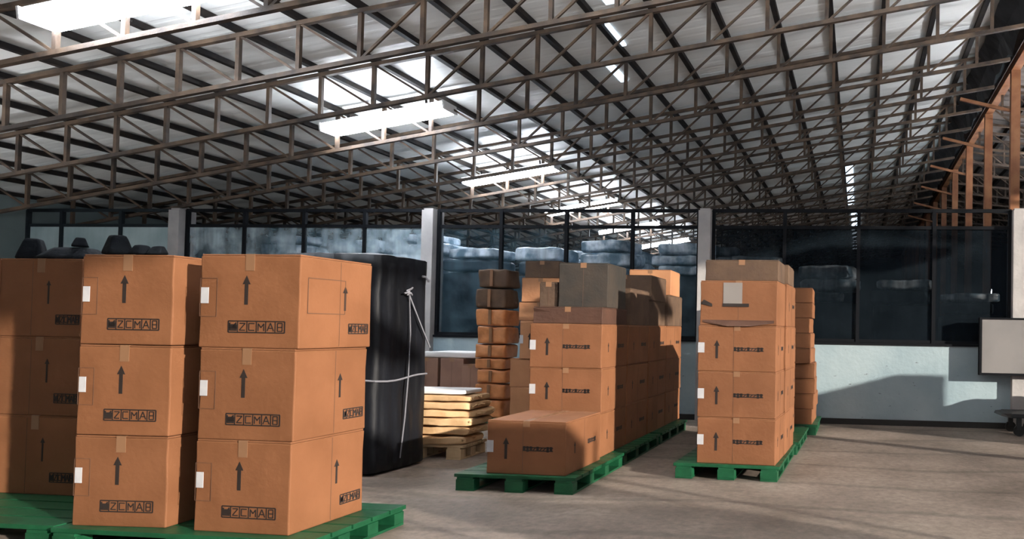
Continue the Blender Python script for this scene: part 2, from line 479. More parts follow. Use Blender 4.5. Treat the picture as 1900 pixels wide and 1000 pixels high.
# windows: four bays of net in dark frames
nets = {
 'w1': (M['frame_teal'], None, net_mat('teal_sheet', (.34, .46, .48), .88, .08, c2=(.50, .62, .63))),
 'w2': (M['frame'], None, net_mat('blue_grey_sheet', (.07, .12, .15), .55, .22, c2=(.55, .68, .74), scale=3)),
 'w3': (M['frame'], None, net_mat('blue_net', (.008, .022, .032), .42, .22, c2=(.06, .11, .14), scale=3)),
 'w4': (M['frame'], None, net_mat('dark_navy_net', (.0025, .005, .0075), .93, .05, c2=(.006, .010, .014), scale=2.2)),
}
bays = [(-15.6, colx[0], 'w1', 4, 1), (colx[0], colx[1], 'w2', 4, 2), (colx[1], colx[2], 'w3', 4, 3), (colx[2], colx[3], 'w4', 4, 4), (colx[3], XW, 'w4', 4, 5)]
LAB = {1: 'netting window at the far left with pale teal sheeting', 2: 'netting window left of the middle, blue grey sheeting behind the front boxes',
       3: 'netting window behind the middle box stacks', 4: 'wide dark navy netting window on the right above the white wall', 5: 'dark netting window right of the last column, mostly out of frame'}
ZT, ZR, ZB = 3.21, 2.955, 1.225
for (xa, xb, key, nm, idx) in bays:
    xa = max(xa, XL - .05) + (CW if idx > 1 else 0); xb = xb - (CW if idx < 5 else 0)
    fm, _, nm_ = nets[key]
    t = thing('window_%d' % idx, LAB[idx], 'window', (0, WY + .05, 0), 0, None, 'structure')
    for z, th in ((ZT, .05), (ZR, .05), (ZB + .025, .045)):
        kid(t, 'rail', MB().box((xa, -.02, z - th / 2), (xb, .025, z + th / 2)).mesh('rail', fm))
    if idx == 1: xs = [-12.3 - 1.13 * j for j in range(2)]; xs = [colx[0] - 1.10 - 1.10 * j for j in range(2)]
    else: xs = [xa + (xb - xa) * j / 4 for j in range(1, 4)]
    for x in [xa + .02] + xs + [xb - .02]:
        kid(t, 'mullion', MB().box((x - .026, -.03, ZB), (x + .026, .03, ZT)).mesh('mullion', fm))
    b = [xa + .04] + sorted(xs) + [xb - .04]
    for a_, b_ in zip(b[:-1], b[1:]):
        kid(t, 'net', MB().raw([(a_ + .02, .0, ZB + .04), (b_ - .02, .0, ZB + .04), (b_ - .02, .0, ZR - .02), (a_ + .02, .0, ZR - .02)], [(0, 1, 2, 3)]).mesh('net', nm_))

# ============================================================ strip lights
me_hous = MB().box((-.93, -.13, .07), (.93, .13, .11)).mesh('housing', M['housing'], bevel=.006)
me_tube = MB().raw([(-.9, -.15, -.02), (.9, -.15, -.02), (.9, .15, -.02), (-.9, .15, -.02), (-.92, -.17, .07), (.92, -.17, .07), (.92, .17, .07), (-.92, .17, .07)],
                   [(0, 3, 2, 1), (4, 5, 6, 7), (0, 1, 5, 4), (1, 2, 6, 5), (2, 3, 7, 6), (3, 0, 4, 7)]).mesh('diffuser', M['tube'])
me_cap = MB().box((-.012, -.17, -.025), (.012, .17, .10)).mesh('end_cap', M['housing'])
me_hang = MB().box((-.012, -.012, .05), (.012, .012, .22)).mesh('hanger', M['steel_dark'])
for j in range(7):
    y = T0 + 3 * j * TD
    lab = ('glaring strip light at the upper left, nearest to the viewer', 'lit strip light second from the viewer, above the front boxes', 'lit strip light third from the viewer',
           'lit strip light fourth from the viewer, just over the netting')[j] if j < 4 else 'distant strip light seen through the netting, %s beyond the fourth lamp' % ORD[j - 3].replace('nearest', 'first') if j > 3 else ''
    t = thing('strip_light', lab, 'light', (-6.74, y - .10, 4.29), 0, 'strip lights' if j < 4 else 'distant strip lights')
    t.rotation_euler = (0, -math.atan(RS), 0)
    kid(t, 'housing', me_hous)
    kid(t, 'diffuser', me_tube)
    for s in (-.935, .935): kid(t, 'end_cap', me_cap, (s, 0, 0))
    for s in (-.6, .6): kid(t, 'hanger', me_hang, (s, 0, 0))

me_fill = me_tube.copy(); me_fill.materials[0] = M['fill_light']  # upturned lamps below are added out of view to brighten the roof
for (x, z, ys, lab) in ((.35, roof_z(.35) - 1.0, (3.0, 5.5), 'added fill light brightening the roof above the aisle, out of view'),
                        (-11.9, roof_z(-11.9) - 2.0, (5.0,), 'added fill light brightening the roof at the left eave, out of the picture'),
                        (5.0, 3.9, (-2, 1.5, 5, 8.5, 12, 15.5), 'added fill light hanging low at the right, out of view'),
                        (-3.2, roof_z(-3.2) - .9, (2.4, 5.0), 'added roof fill light above the front boxes, out of view')):
    for y in ys:
        t = thing('strip_light', lab + (', %s along its row' % ORD[ys.index(y)] if len(ys) > 1 else ''), 'light', (x, y, z), 0, 'added fill lights')
        kid(t, 'housing', me_hous); kid(t, 'diffuser', me_fill)
        for s in (-.935, .935): kid(t, 'end_cap', me_cap, (s, 0, 0))
        t.rotation_euler = (PI, 0, 0)
        kid(t, 'reflector_tray', MB().box((-.95, -.24, .11), (.95, .24, .125)).box((-.95, -.25, .0), (.95, -.235, .125)).box((-.95, .235, .0), (.95, .25, .125)).mesh('reflector_tray', M['housing']))
        hg = MB().box((-.012, .25, {.35: -.9, -3.2: -.8, -11.9: -1.9}.get(x, -1.9)), (.012, .27, .11))
        for s in (-.6, .6): kid(t, 'hanger', hg.mesh('hanger', M['steel_dark']), (s, 0, 0))
# rack added out of view to shade the floor, its gaps leaving light streaks
o = link('wall_front', MB().box((XL - .25, YF - .15, 0), (-1.0, YF, 5.2)).box((-1.0, YF - .15, 5.0), (XW, YF, 5.4)).mesh('wall_front', M['side_wall']))
tag(o, 'front wall of the hall behind the viewer, outside the picture', 'wall', kind='structure')
t = thing('shadow_rack', 'unseen rack added to cast floor shadows, out of the picture at the right', 'rack', (3.9, 2.4, 0))
for x in (-1.5, 1.5):
    for y in (-.02, .02): kid(t, 'upright', MB().box((x - .025, y * 14 - .025, 0), (x + .025, y * 14 + .025, 2.5)).mesh('upright', M['steel_dark']))
for z in (.10, 1.296, 1.863): kid(t, 'shelf', MB().box((-1.5, -.06, z), (1.5, .06, z + .028)).mesh('shelf', M['steel_dark']))
for (z, hh) in ((.128, 1.112), (1.324, .402), (1.891, .56)):
    for q in range(4): kid(t, 'shadow_board', MB().box((-1.47 + q * .737, -.05, z), (-.735 + q * .737, .05, z + hh)).mesh('shadow_board', M['kraft'], bevel=.008))
# ============================================================ cartons
GLY = {  # strokes in a unit cell
 'crate': [((.1, .2), (.9, .2)), ((.1, .35), (.9, .35)), ((.1, .5), (.9, .5)), ((.15, .2), (.15, .85)), ((.5, .5), (.85, .85))],
 'Z': [((.2, .8), (.8, .8)), ((.8, .8), (.2, .2)), ((.2, .2), (.8, .2))],
 'C': [((.8, .8), (.2, .8)), ((.2, .8), (.2, .2)), ((.2, .2), (.8, .2))],
 'M': [((.2, .15), (.2, .8)), ((.2, .8), (.5, .45)), ((.5, .45), (.8, .8)), ((.8, .8), (.8, .15))],
 'A': [((.15, .15), (.5, .85)), ((.5, .85), (.85, .15)), ((.3, .4), (.7, .4))],
 '8': [((.25, .15), (.75, .15)), ((.75, .15), (.75, .85)), ((.75, .85), (.25, .85)), ((.25, .85), (.25, .15)), ((.25, .5), (.75, .5))],
}
def face(axis, w, d, z0):
    """maps (u, v, depth) on the front (-Y) or right (+X) face of a box whose base centre is the origin"""
    if axis == 'f': return lambda u, v, t: (u - w / 2, -d / 2 - t, z0 + v)
    return lambda u, v, t: (w / 2 + t, u - d / 2, z0 + v)
def quad(mb, fn, p, q, th, t=.0015):
    p = Vector(p); q = Vector(q); dd = (q - p).normalized(); nn = Vector((-dd.y, dd.x)) * th / 2
    c = [p - nn, q - nn, q + nn, p + nn]
    vs = [fn(a.x, a.y, 0.0002) for a in c] + [fn(a.x, a.y, t) for a in c]
    mb.raw(vs, [(4, 5, 6, 7), (0, 1, 5, 4), (1, 2, 6, 5), (2, 3, 7, 6), (3, 0, 4, 7)])
def rectq(mb, fn, u0, v0, u1, v1, t=.0015): quad(mb, fn, (u0, (v0 + v1) / 2), (u1, (v0 + v1) / 2), v1 - v0, t)
def outline(mb, fn, u0, v0, u1, v1, th):
    for p, q in (((u0, v0), (u1, v0)), ((u1, v0), (u1, v1)), ((u1, v1), (u0, v1)), ((u0, v1), (u0, v0))): quad(mb, fn, p, q, th)
def arrow(fn, uc, v0, v1, sw, hw):
    mb = MB()
    quad(mb, fn, (uc, v0), (uc, v1 - hw * .9), sw)
    tri = [(uc - hw / 2, v1 - hw * 1.0), (uc + hw / 2, v1 - hw * 1.0), (uc, v1)]
    mb.raw([fn(a, b, .0002) for a, b in tri] + [fn(a, b, .0015) for a, b in tri], [(3, 4, 5), (0, 1, 4, 3), (1, 2, 5, 4), (2, 0, 3, 5)])
    return mb
def glyph_strip(fn, u0, v0, u1, v1):
    mb = MB(); ks = ['crate', 'Z', 'C', 'M', 'A', '8']
    cw = (u1 - u0) / 6; h = v1 - v0
    outline(mb, fn, u0, v0, u1, v1, .007)
    for i, k in enumerate(ks):
        a = u0 + i * cw
        if i: quad(mb, fn, (a, v0), (a, v1), .006)
        if i == 0: rectq(mb, fn, a + .006, v0 + .3 * h, a + cw - .004, v0 + .72 * h)
        for p, q in GLY[k]:
            quad(mb, fn, (a + p[0] * cw, v0 + p[1] * h), (a + q[0] * cw, v0 + q[1] * h), .0062 if k != 'crate' else .009)
    return mb
def dash_strip(fn, u0, v0, u1, v1):
    mb = MB(); n = 9; cw = (u1 - u0) / n; h = v1 - v0
    rectq(mb, fn, u0, v0 + .12 * h, u1, v0 + .30 * h); rectq(mb, fn, u0, v0 + .70 * h, u1, v0 + .88 * h)
    for i in range(n):
        a = u0 + i * cw
        if i in (0, 1, 2, 4, 7, 8): rectq(mb, fn, a + .002, v0 + (.0 if i % 2 else .2) * h, a + cw * .8, v1)
        else: quad(mb, fn, (a + .1 * cw, v0 + .3 * h), (a + .8 * cw, v0 + .75 * h), .008)
    return mb

def body_mesh(w, d, h, m, seed, bulge=.004, bev=.007):
    rr = random.Random(seed)
    bm = bmesh.new()
    bmesh.ops.create_cube(bm, size=1)
    for v in bm.verts: v.co = Vector((v.co.x * w, v.co.y * d, (v.co.z + .5) * h))
    bmesh.ops.subdivide_edges(bm, edges=list(bm.edges), cuts=3, use_grid_fill=True)
    for v in bm.verts:
        x, y, z = v.co
        fx = 1 - (2 * x / w) ** 2; fy = 1 - (2 * y / d) ** 2; fz_ = 1 - (2 * z / h - 1) ** 2
        e = bulge * (.6 + .8 * rr.random())
        if abs(abs(x) - w / 2) < 1e-5 and fy > .1 and fz_ > .1: v.co.x += math.copysign(e * .3, x) * fy * fz_ * 0
        if abs(abs(y) - d / 2) < 1e-5 and abs(abs(x) - w / 2) < 1e-5 and .1 < fz_: v.co += Vector((-math.copysign(rr.random() * bulge, x), -math.copysign(rr.random() * bulge, y), 0))
    bm.verts.ensure_lookup_table()
    es = [e for e in bm.edges if len(e.link_faces) == 2 and e.calc_face_angle(0) > 1]
    bmesh.ops.bevel(bm, geom=es, offset=bev, segments=2, affect='EDGES', profile=.5)
    me = bpy.data.meshes.new('body'); bm.to_mesh(me); bm.free()
    me.materials.append(m)
    for p in me.polygons: p.use_smooth = False
    return me

PROTO = {}
def carton(key, w, d, h, style, mkey='kraft', outlined=False, side=True, seed=1):
    """style: 'large' icon strip, 'small' dash strip, 'side' the end panel turned to the front, 'plain'"""
    t = thing('cardboard_box', 'x', 'box')
    m = M[mkey]
    e = .012
    kid(t, 'body', body_mesh(w, d, h - e, m, seed))
    g = .003
    fm = M['kraft_flap'] if mkey == 'kraft' else m
    for s in (-1, 1):
        a, b = (-w / 2 + .006, -g) if s < 0 else (g, w / 2 - .006)
        kid(t, 'flap', MB().box((a, -d / 2 + .004, h - e + .001), (b, d / 2 - .004, h - .001)).mesh('flap', fm, bevel=.002))
    tp = MB().box((-.03, -d / 2 - .001, h - .002), (.03, d / 2 + .001, h - .0002))
    drop = .10 if style in ('large', 'side') else .05
    tp.box((-.03, -d / 2 - .0022, h - drop), (.03, -d / 2 - .0006, h - .002))
    kid(t, 'tape', tp.mesh('tape', M['tape']))
    F = face('f', w, d, 0); S = face('s', w, d, 0)
    if style == 'large':
        kid(t, 'up_arrow', arrow(F, .47 * w, .46 * h, .77 * h, .023, .052).mesh('up_arrow', M['ink']))
        kid(t, 'handling_symbols', glyph_strip(F, .30 * w, .165 * h, .86 * w, .285 * h).mesh('handling_symbols', M['ink']))
        ol = MB(); outline(ol, F, .004, .33 * h, .175 * w, .74 * h, .0025)
        kid(t, 'printed_frame', ol.mesh('printed_frame', M['ink_line']))
        lb = MB(); rectq(lb, F, .010, .47 * h, .092 * w, .64 * h, .002)
        kid(t, 'paper_label', lb.mesh('paper_label', M['paper']))
        if side:
            kid(t, 'up_arrow', arrow(S, .60 * d, .42 * h, .70 * h, .016, .044).mesh('up_arrow', M['ink']))
            kid(t, 'handling_symbols', glyph_strip(S, .66 * d, .16 * h, .95 * d, .27 * h).mesh('handling_symbols', M['ink']))
            sl = MB(); quad(sl, S, (.53 * d, .01), (.53 * d, h - .02), .003)
            kid(t, 'side_seam', sl.mesh('side_seam', M['ink_line']))
            if outlined:
                ol = MB(); outline(ol, S, .10 * d, .38 * h, .60 * d, .76 * h, .004)
                kid(t, 'printed_frame', ol.mesh('printed_frame', M['ink_line']))
    elif style == 'side':
        kid(t, 'up_arrow', arrow(F, .60 * w, .42 * h, .72 * h, .013, .036).mesh('up_arrow', M['ink']))
        kid(t, 'handling_symbols', glyph_strip(F, .70 * w, .165 * h, .985 * w, .28 * h).mesh('handling_symbols', M['ink']))
        sl = MB(); quad(sl, F, (.40 * w, .01), (.40 * w, h - .02), .003)
        kid(t, 'side_seam', sl.mesh('side_seam', M['ink_line']))
    elif style == 'small':
        kid(t, 'up_arrow', arrow(F, .245 * w, .28 * h, .68 * h, .024, .055).mesh('up_arrow', M['ink']))
        kid(t, 'printed_text', dash_strip(F, .46 * w, .43 * h, .84 * w, .53 * h).mesh('printed_text', M['ink']))
        lb = MB(); rectq(lb, F, .002, .40 * h, .085 * w, .62 * h, .002)
        kid(t, 'paper_label', lb.mesh('paper_label', M['paper']))
        sl = MB(); quad(sl, F, (.46 * w, .01), (.46 * w, h - .02), .003)
        kid(t, 'seam', sl.mesh('seam', M['ink_line']))
        if side:
            kid(t, 'up_arrow', arrow(S, .24 * d, .36 * h, .58 * h, .014, .036).mesh('up_arrow', M['ink']))
            kid(t, 'printed_text', dash_strip(S, .60 * d, .44 * h, .84 * d, .54 * h).mesh('printed_text', M['ink']))
            sl = MB(); quad(sl, S, (.50 * d, .01), (.50 * d, h - .02), .003)
            kid(t, 'side_seam', sl.mesh('side_seam', M['ink_line']))
    elif style == 'plain':
        sl = MB(); quad(sl, F, (.5 * w, .01), (.5 * w, h - .02), .003)
        kid(t, 'seam', sl.mesh('seam', M['ink_line']))
    PROTO[key] = [t, False, w, d, h]
    return t
def put(key, fl, z, label, rz=0., group=None):
    """place a carton by the front-left corner of its base"""
    p = PROTO[key]; w, d = p[2], p[3]
    c, s = math.cos(rz), math.sin(rz)
    loc = (fl[0] + c * w / 2 - s * d / 2, fl[1] + s * w / 2 + c * d / 2, z)
    if not p[1]:
        o = p[0]; o.location = loc; o.rotation_euler = (0, 0, rz); p[1] = True
        o['label'] = label
        if group: o['group'] = group
    else:
        o = dup(p[0], loc, rz, label, group)
        if not group and 'group' in o: del o['group']
    return o

# pallets ---------------------------------------------------------------
def pallet(w, d, label, loc, rz=0., h=.14, nb=(3, 4), colour='pallet'):
    t = thing('plastic_pallet' if colour == 'pallet' else 'wooden_pallet', label, 'pallet', loc, rz, 'green plastic pallets' if colour == 'pallet' else None)
    n = max(5, int(d / .16)); sw = d / n
    for i in range(n):
        y0 = -d / 2 + i * sw
        kid(t, 'deck_slat', MB().box((-w / 2, y0 + .008, h - .028), (w / 2, y0 + sw - .008, h)).mesh('deck_slat', M[colour], bevel=.003))
    for i in range(nb[0]):
        x = -w / 2 + .02 + (w - .20) * i / (nb[0] - 1)
        kid(t, 'skid', MB().box((x, -d / 2, 0), (x + .16, d / 2, .018)).mesh('skid', M[colour], bevel=.003))
        kid(t, 'stringer', MB().box((x + .01, -d / 2, h - .045), (x + .15, d / 2, h - .028)).mesh('stringer', M[colour]))
        for j in range(nb[1]):
            y = -d / 2 + (d - .10) * j / (nb[1] - 1)
            kid(t, 'block', MB().box((x, y, .018), (x + .16, y + .10, h - .045)).mesh('block', M[colour], bevel=.004))
    return t
PH = .14
G_F = 'large cartons on the front pallets'
pallet(1.68, .90, 'green plastic pallet under the two front box stacks', (-3.945, 4.375, 0), -.01)
pallet(1.66, 1.42, 'green plastic pallet at the left edge under the shaded box stack', (-5.645, 4.68, 0), 0)

BH = .548
carton('C', .625, .62, BH, 'large', seed=2)
carton('Cside', .66, .62, .562, 'large', outlined=True, seed=3)
carton('B', .59, .62, BH, 'large', seed=4, side=False)
carton('A', .65, .62, .56, 'side', seed=5)
for i, (lab, dx) in enumerate((('bottom brown carton of the front right stack, its lit side facing right', 0), ('middle brown carton of the front right stack', .004))):
    put('C', (-3.930 + dx, 4.015), PH + i * BH, lab, -.025 + .01 * i, G_F)
put('Cside', (-3.945, 4.02), PH + 2 * BH, 'top brown carton of the front right stack, with a printed rectangle on its lit side', -.02, G_F)
for i, lab in enumerate(('bottom carton left of the dark gap, pale tape patch at its top', 'middle brown carton of the stack left of the dark gap', 'top carton left of the dark gap, small black bundles on it')):
    put('B', (-4.725 + .004 * i, 4.005), PH + i * (BH + .003), lab, .055 - .01 * i, G_F)
for r_ in range(2):
    for i in range(3):
        put('A', (-6.14 + .01 * (i % 2) - .65 * r_, 4.66), PH + i * .56,
            ('%s shaded carton of the stack at the left edge of the picture' % ('bottom', 'middle', 'top')[i]) if r_ == 0 else '%s carton beside the left edge stack, just out of the picture' % ('bottom', 'middle', 'top')[i], 0,
            G_F if r_ == 0 else 'cartons out of the picture at the left')
# second row behind the front stacks
for j, (x, wd) in enumerate(((-5.0, .6),)):
    pass

# black wrapped load ------------------------------------------------------
def lumpy_box(w, d, h, amp, seed, nx=10, ny=10, nz=12, taper=.02, folds=0., rnd=.25):
    """closed box skin with rounded edges and irregular surface; base centre at origin"""
    from mathutils import noise
    bm = bmesh.new()
    bmesh.ops.create_cube(bm, size=2)
    bmesh.ops.subdivide_edges(bm, edges=list(bm.edges), cuts=max(nx, nz) - 1, use_grid_fill=True)
    for v in bm.verts:
        p = v.co.copy()
        # superellipsoid-like rounding
        q = p.normalized() * max(abs(p.x), abs(p.y), abs(p.z))
        n8 = (abs(p.x) ** 8 + abs(p.y) ** 8 + abs(p.z) ** 8) ** (1 / 8)
        s = p / n8
        s = p * (1 - rnd) + s * rnd
        k = 1 - taper * (s.z + 1) / 2
        co = Vector((s.x * w / 2 * k, s.y * d / 2 * k, (s.z + 1) / 2 * h))
        nv = noise.noise_vector(Vector((co.x * 3.1 + seed, co.y * 3.1, co.z * 2.7)))
        n2 = noise.noise_vector(Vector((co.x * 9 + seed, co.y * 9, co.z * 6)))
        a = amp * min(1, co.z / (.15 * h) + .1)
        co += Vector((nv.x, nv.y, nv.z * .5)) * a + n2 * a * .4
        if folds:
            ang = math.atan2(co.y * w / d, co.x)
            f = math.sin(ang * 17 + seed + 1.5 * math.sin(co.z * 2)) * folds
            co.x += co.x / w * f * 2; co.y += co.y / d * f * 2
        if co.z < 0: co.z = 0
        v.co = co
    zs_ = [v.co.z for v in bm.verts]; z0, z1 = min(zs_), max(zs_)
    xm = max(abs(v.co.x) for v in bm.verts); ym = max(abs(v.co.y) for v in bm.verts)
    for v in bm.verts:
        v.co.z = (v.co.z - z0) / (z1 - z0) * h
        v.co.x *= w / 2 / xm; v.co.y *= d / 2 / ym
    me = bpy.data.meshes.new('skin'); bm.to_mesh(me); bm.free()
    for p in me.polygons: p.use_smooth = True
    return me
def skin(me, name, m):
    me.name = name; me.materials.append(m); return me
t = thing('black_wrapped_load', 'tall pallet load shrouded in black film and tied with white rope', 'wrapped load', (-4.86, 6.63, 0), -.03)
kid(t, 'shroud', skin(lumpy_box(1.10, .80, 2.06, .022, 3, 16, 16, 16, .03, .010), 'shroud', M['black_film']))
t_load = t
rp = []
for k in range(33):   # horizontal girth rope
    a = k / 32 * 2 * PI
    ca, sa = math.cos(a), math.sin(a)
    n8 = (abs(ca) ** 8 + abs(sa) ** 8) ** (1 / 8)
    rp.append((ca / n8 * .565, sa / n8 * .415, .88 + .02 * math.sin(3 * a)))
kid(t, 'rope', MB().tube(rp, .009, 5).mesh('rope', M['rope']))
xs = .565
kid(t, 'rope', MB().tube([(xs - .01, .02, 1.72), (xs + .005, .03, 1.3), (xs + .01, .01, .9), (xs + .006, -.02, .5), (xs - .004, -.06, .12)], .006, 5).mesh('rope', M['rope']))
kid(t, 'rope', MB().tube([(xs - .01, .0, 1.70), (xs + .004, .10, 1.52), (xs + .004, .22, 1.34), (xs - .005, .36, 1.16)], .008, 5).mesh('rope', M['rope']))
for (yy, zz) in ((-.02, 1.71), (.26, 1.86)):
    mb = MB()
    for q in range(5):
        a = R.random() * 6; mb.tube([(xs - .01, yy, zz), (xs + .02, yy + .04 * math.cos(a), zz + .03 * math.sin(a)), (xs + .012, yy + .08 * math.cos(a), zz + .045 * math.sin(a))], .009, 5)
    kid(t, 'rope_knot', mb.mesh('rope_knot', M['rope']))
t = thing('black_wrapped_load', 'second black shrouded load left of the roped one, hidden behind the front boxes', 'wrapped load', (-6.05, 6.63, 0), .02)
kid(t, 'shroud', skin(lumpy_box(1.10, .80, 1.95, .022, 9, 14, 14, 14, .03, .010), 'shroud', M['black_film']))

# middle row --------------------------------------------------------------
for (y, d_, lab) in ((6.50, 1.28, 'green plastic pallet under the low single box and first middle stack'), (7.84, 1.3, 'green plastic pallet second in the middle row'), (9.2, 1.3, 'green plastic pallet farthest back in the middle row')):
    pallet(1.06, d_, lab, (-2.835, y, 0), 0)
h1 = .427
carton('low', .70, .79, .452, 'small', seed=6)
put('low', (-3.115, 5.93), PH, 'low brown carton standing alone at the front of the middle row', -.02)
carton('mid', .725, .77, h1, 'small', seed=7)
names_m = ('first', 'second', 'third', 'last')
lev = ('bottom', 'second from bottom', 'third from bottom')
for j in range(4):
    for i in range(3):
        lab = '%s carton in the %s stack of the middle row, counted from the front' % (lev[i], names_m[j])
        put('mid', (-3.165 + R.uniform(-.006, .006), 6.83 + .785 * j - (.02 if j == 0 else 0)), PH + i * h1, lab, R.uniform(-.008, .008), 'cartons of the middle row')
# upper, dusty cartons
z3 = PH + 3 * h1
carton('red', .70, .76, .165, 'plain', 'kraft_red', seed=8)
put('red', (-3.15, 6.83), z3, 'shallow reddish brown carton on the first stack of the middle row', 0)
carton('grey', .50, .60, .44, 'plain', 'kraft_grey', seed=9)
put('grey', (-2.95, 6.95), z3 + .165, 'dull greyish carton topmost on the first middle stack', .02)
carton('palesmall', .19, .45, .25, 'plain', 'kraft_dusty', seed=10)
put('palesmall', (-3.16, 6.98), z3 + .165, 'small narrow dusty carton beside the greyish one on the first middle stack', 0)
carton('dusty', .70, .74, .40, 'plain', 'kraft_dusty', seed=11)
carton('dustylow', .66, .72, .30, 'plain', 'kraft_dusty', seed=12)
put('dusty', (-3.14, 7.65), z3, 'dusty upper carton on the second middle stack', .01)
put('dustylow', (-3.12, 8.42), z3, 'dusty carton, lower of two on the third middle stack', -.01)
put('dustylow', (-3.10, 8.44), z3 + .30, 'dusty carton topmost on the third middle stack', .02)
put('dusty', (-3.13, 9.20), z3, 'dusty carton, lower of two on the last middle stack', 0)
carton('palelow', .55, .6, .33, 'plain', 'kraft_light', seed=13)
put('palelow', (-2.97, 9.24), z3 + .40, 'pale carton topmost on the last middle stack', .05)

# stack of mixed cartons to the left behind
t_list = [(-4.41, .60, .14, .47, 'kraft_light', 'bottom'), (-4.43, .60, .61, .36, 'kraft_light', 'second from bottom'), (-4.30, .55, .97, .49, 'kraft_light', 'third, black-marked'),  # paler board here replaces light that does not reach this stack
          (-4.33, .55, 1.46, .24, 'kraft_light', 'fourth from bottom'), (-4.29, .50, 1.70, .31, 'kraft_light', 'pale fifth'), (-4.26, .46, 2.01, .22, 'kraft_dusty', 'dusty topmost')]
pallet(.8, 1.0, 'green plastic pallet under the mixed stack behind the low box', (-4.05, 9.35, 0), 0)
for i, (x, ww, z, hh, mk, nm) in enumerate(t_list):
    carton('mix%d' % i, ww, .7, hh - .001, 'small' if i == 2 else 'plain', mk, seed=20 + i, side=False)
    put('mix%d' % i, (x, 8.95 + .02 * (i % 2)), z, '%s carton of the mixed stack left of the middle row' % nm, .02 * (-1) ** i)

# crumpled paper parcels
zs = [.14, .39, .61, .80, .95, 1.14, 1.38, 1.62, 1.90, 2.16]
nmz = ['lowest', 'second lowest', 'third lowest', 'fourth lowest', 'fifth', 'sixth', 'seventh', 'eighth', 'topmost']
pallet(.5, .5, 'pallet in shadow under the paper parcels', (-4.96, 9.64, 0), 0)
for i in range(9):
    hh = zs[i + 1] - zs[i]
    t = thing('paper_parcel', 'crumpled brown paper parcel, %s in the tall parcel stack' % nmz[i], 'parcel', (-4.93 + R.uniform(-.02, .02), 9.6, zs[i]), R.uniform(-.06, .06), 'brown paper parcels')
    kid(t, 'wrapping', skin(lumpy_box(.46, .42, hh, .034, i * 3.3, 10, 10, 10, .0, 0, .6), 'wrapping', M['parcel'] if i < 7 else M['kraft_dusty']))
    mb = MB().box((-.02, -.222, .02), (.02, -.21, hh - .02))
    kid(t, 'tape', mb.mesh('tape', M['tape']))
# pinkish cartons behind the sacks
carton('pk1', .34, .5, .46, 'plain', 'kraft_pink', seed=31)
carton('pk2', .26, .4, .42, 'plain', 'kraft_pink', seed=32)
put('pk1', (-5.84, 9.75), .46, 'dusty pink brown carton beside the black load, upper', .03)
put('pk1', (-5.84, 9.75), 0, 'dusty pink brown carton on the floor behind the sacks', 0)
put('pk2', (-5.49, 9.70), .42, 'small pinkish carton next to the paper parcels, upper', -.04)
put('pk2', (-5.49, 9.70), 0, 'small pinkish carton on the floor next to the paper parcels', -.03)
put('pk1', (-6.22, 9.75), .46, 'dusty carton left of the pink brown pair, mostly behind the black load', .03)
put('pk1', (-6.22, 9.75), 0, 'dusty carton on the floor behind the black load', 0)
t = link('white_sheet', skin(lumpy_box(1.0, .55, .09, .012, 5, 8, 8, 8, 0, 0, .4), 'white_sheet', M['sheet_white']), None, (-5.62, 10.05, .921), .03)
tag(t, 'folded white sheet lying on the pinkish cartons', 'sheet')

# cream sacks on a wooden pallet
pallet(1.05, .5, 'pale wooden pallet under the cream sacks', (-4.55, 7.42, 0), .0, h=.15, nb=(3, 3), colour='wood')
zz = .15
sn = ('lowest', 'second lowest', 'third', 'fourth', 'fifth', 'topmost')
for i in range(6):
    hh = (.10, .09, .085, .08, .085, .07)[i]
    ww = 1.16 - .05 * abs(i - 3.2) + R.uniform(-.04, .04)
    t = thing('sack', '%s cream sack of the sagging sack pile beside the black load' % sn[i], 'sack', (-4.50 + R.uniform(-.02, .03), 7.42 + R.uniform(-.02, .02), zz), R.uniform(-.05, .05), 'cream sacks on the wooden pallet')
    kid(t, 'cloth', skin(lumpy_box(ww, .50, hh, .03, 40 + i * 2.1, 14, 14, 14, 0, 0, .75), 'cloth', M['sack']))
    kid(t, 'sewn_edge', MB().tube([(ww / 2 - .02 + .01 * math.sin(q * 2.1), -.21 + .42 * q / 8, hh * .5 + .012 * math.sin(q * 3 + i)) for q in range(9)], .012, 5).mesh('sewn_edge', M['sack']))
    zz += hh + .001
t = link('white_sheet', skin(lumpy_box(1.02, .46, .045, .014, 77, 8, 8, 8, 0, 0, .6), 'white_sheet', M['sheet_white']), None, (-4.56, 7.42, zz), .02)
tag(t, 'white plastic sheet draped on top of the cream sacks', 'sheet')

# right stack ---------------------------------------------------------------
pallet(1.0, 1.42, 'green plastic pallet under the right-hand box stack', (-1.175, 7.38, 0), -.02)
pallet(1.0, 1.3, 'green plastic pallet behind the right-hand stack', (-1.12, 8.80, 0), -.02)
h2 = .430
carton('R', .745, .56, h2, 'small', seed=14)
carton('R2', .74, .72, h2, 'small', seed=15)
for i in range(3):
    put('R', (-1.480 - .004 * i, 6.735), PH + i * h2, '%s carton of the front stack on the right-hand pallet' % lev[i], -.045 + .008 * i, 'cartons of the right-hand stack')
    put('R2', (-1.445, 7.31), PH + i * h2, '%s carton of the rear stack on the right-hand pallet' % lev[i], -.03, 'cartons of the right-hand stack')
zr = PH + 3 * h2
carton('R3', .735, .56, h2 - .01, 'plain', seed=16)
t = put('R3', (-1.476, 6.74), zr, 'fourth carton of the right front stack, with a grey patch and a sagging flap', -.03)
kid(t, 'grey_patch', MB().box((-.145, -.2835, .20), (.035, -.281, .40)).mesh('grey_patch', mat('grey_card', (.22, .20, .185), .8)))
kid(t, 'handle_slot', MB().box((-.15, -.2845, .175), (.10, -.281, .205)).mesh('handle_slot', M['ink']))
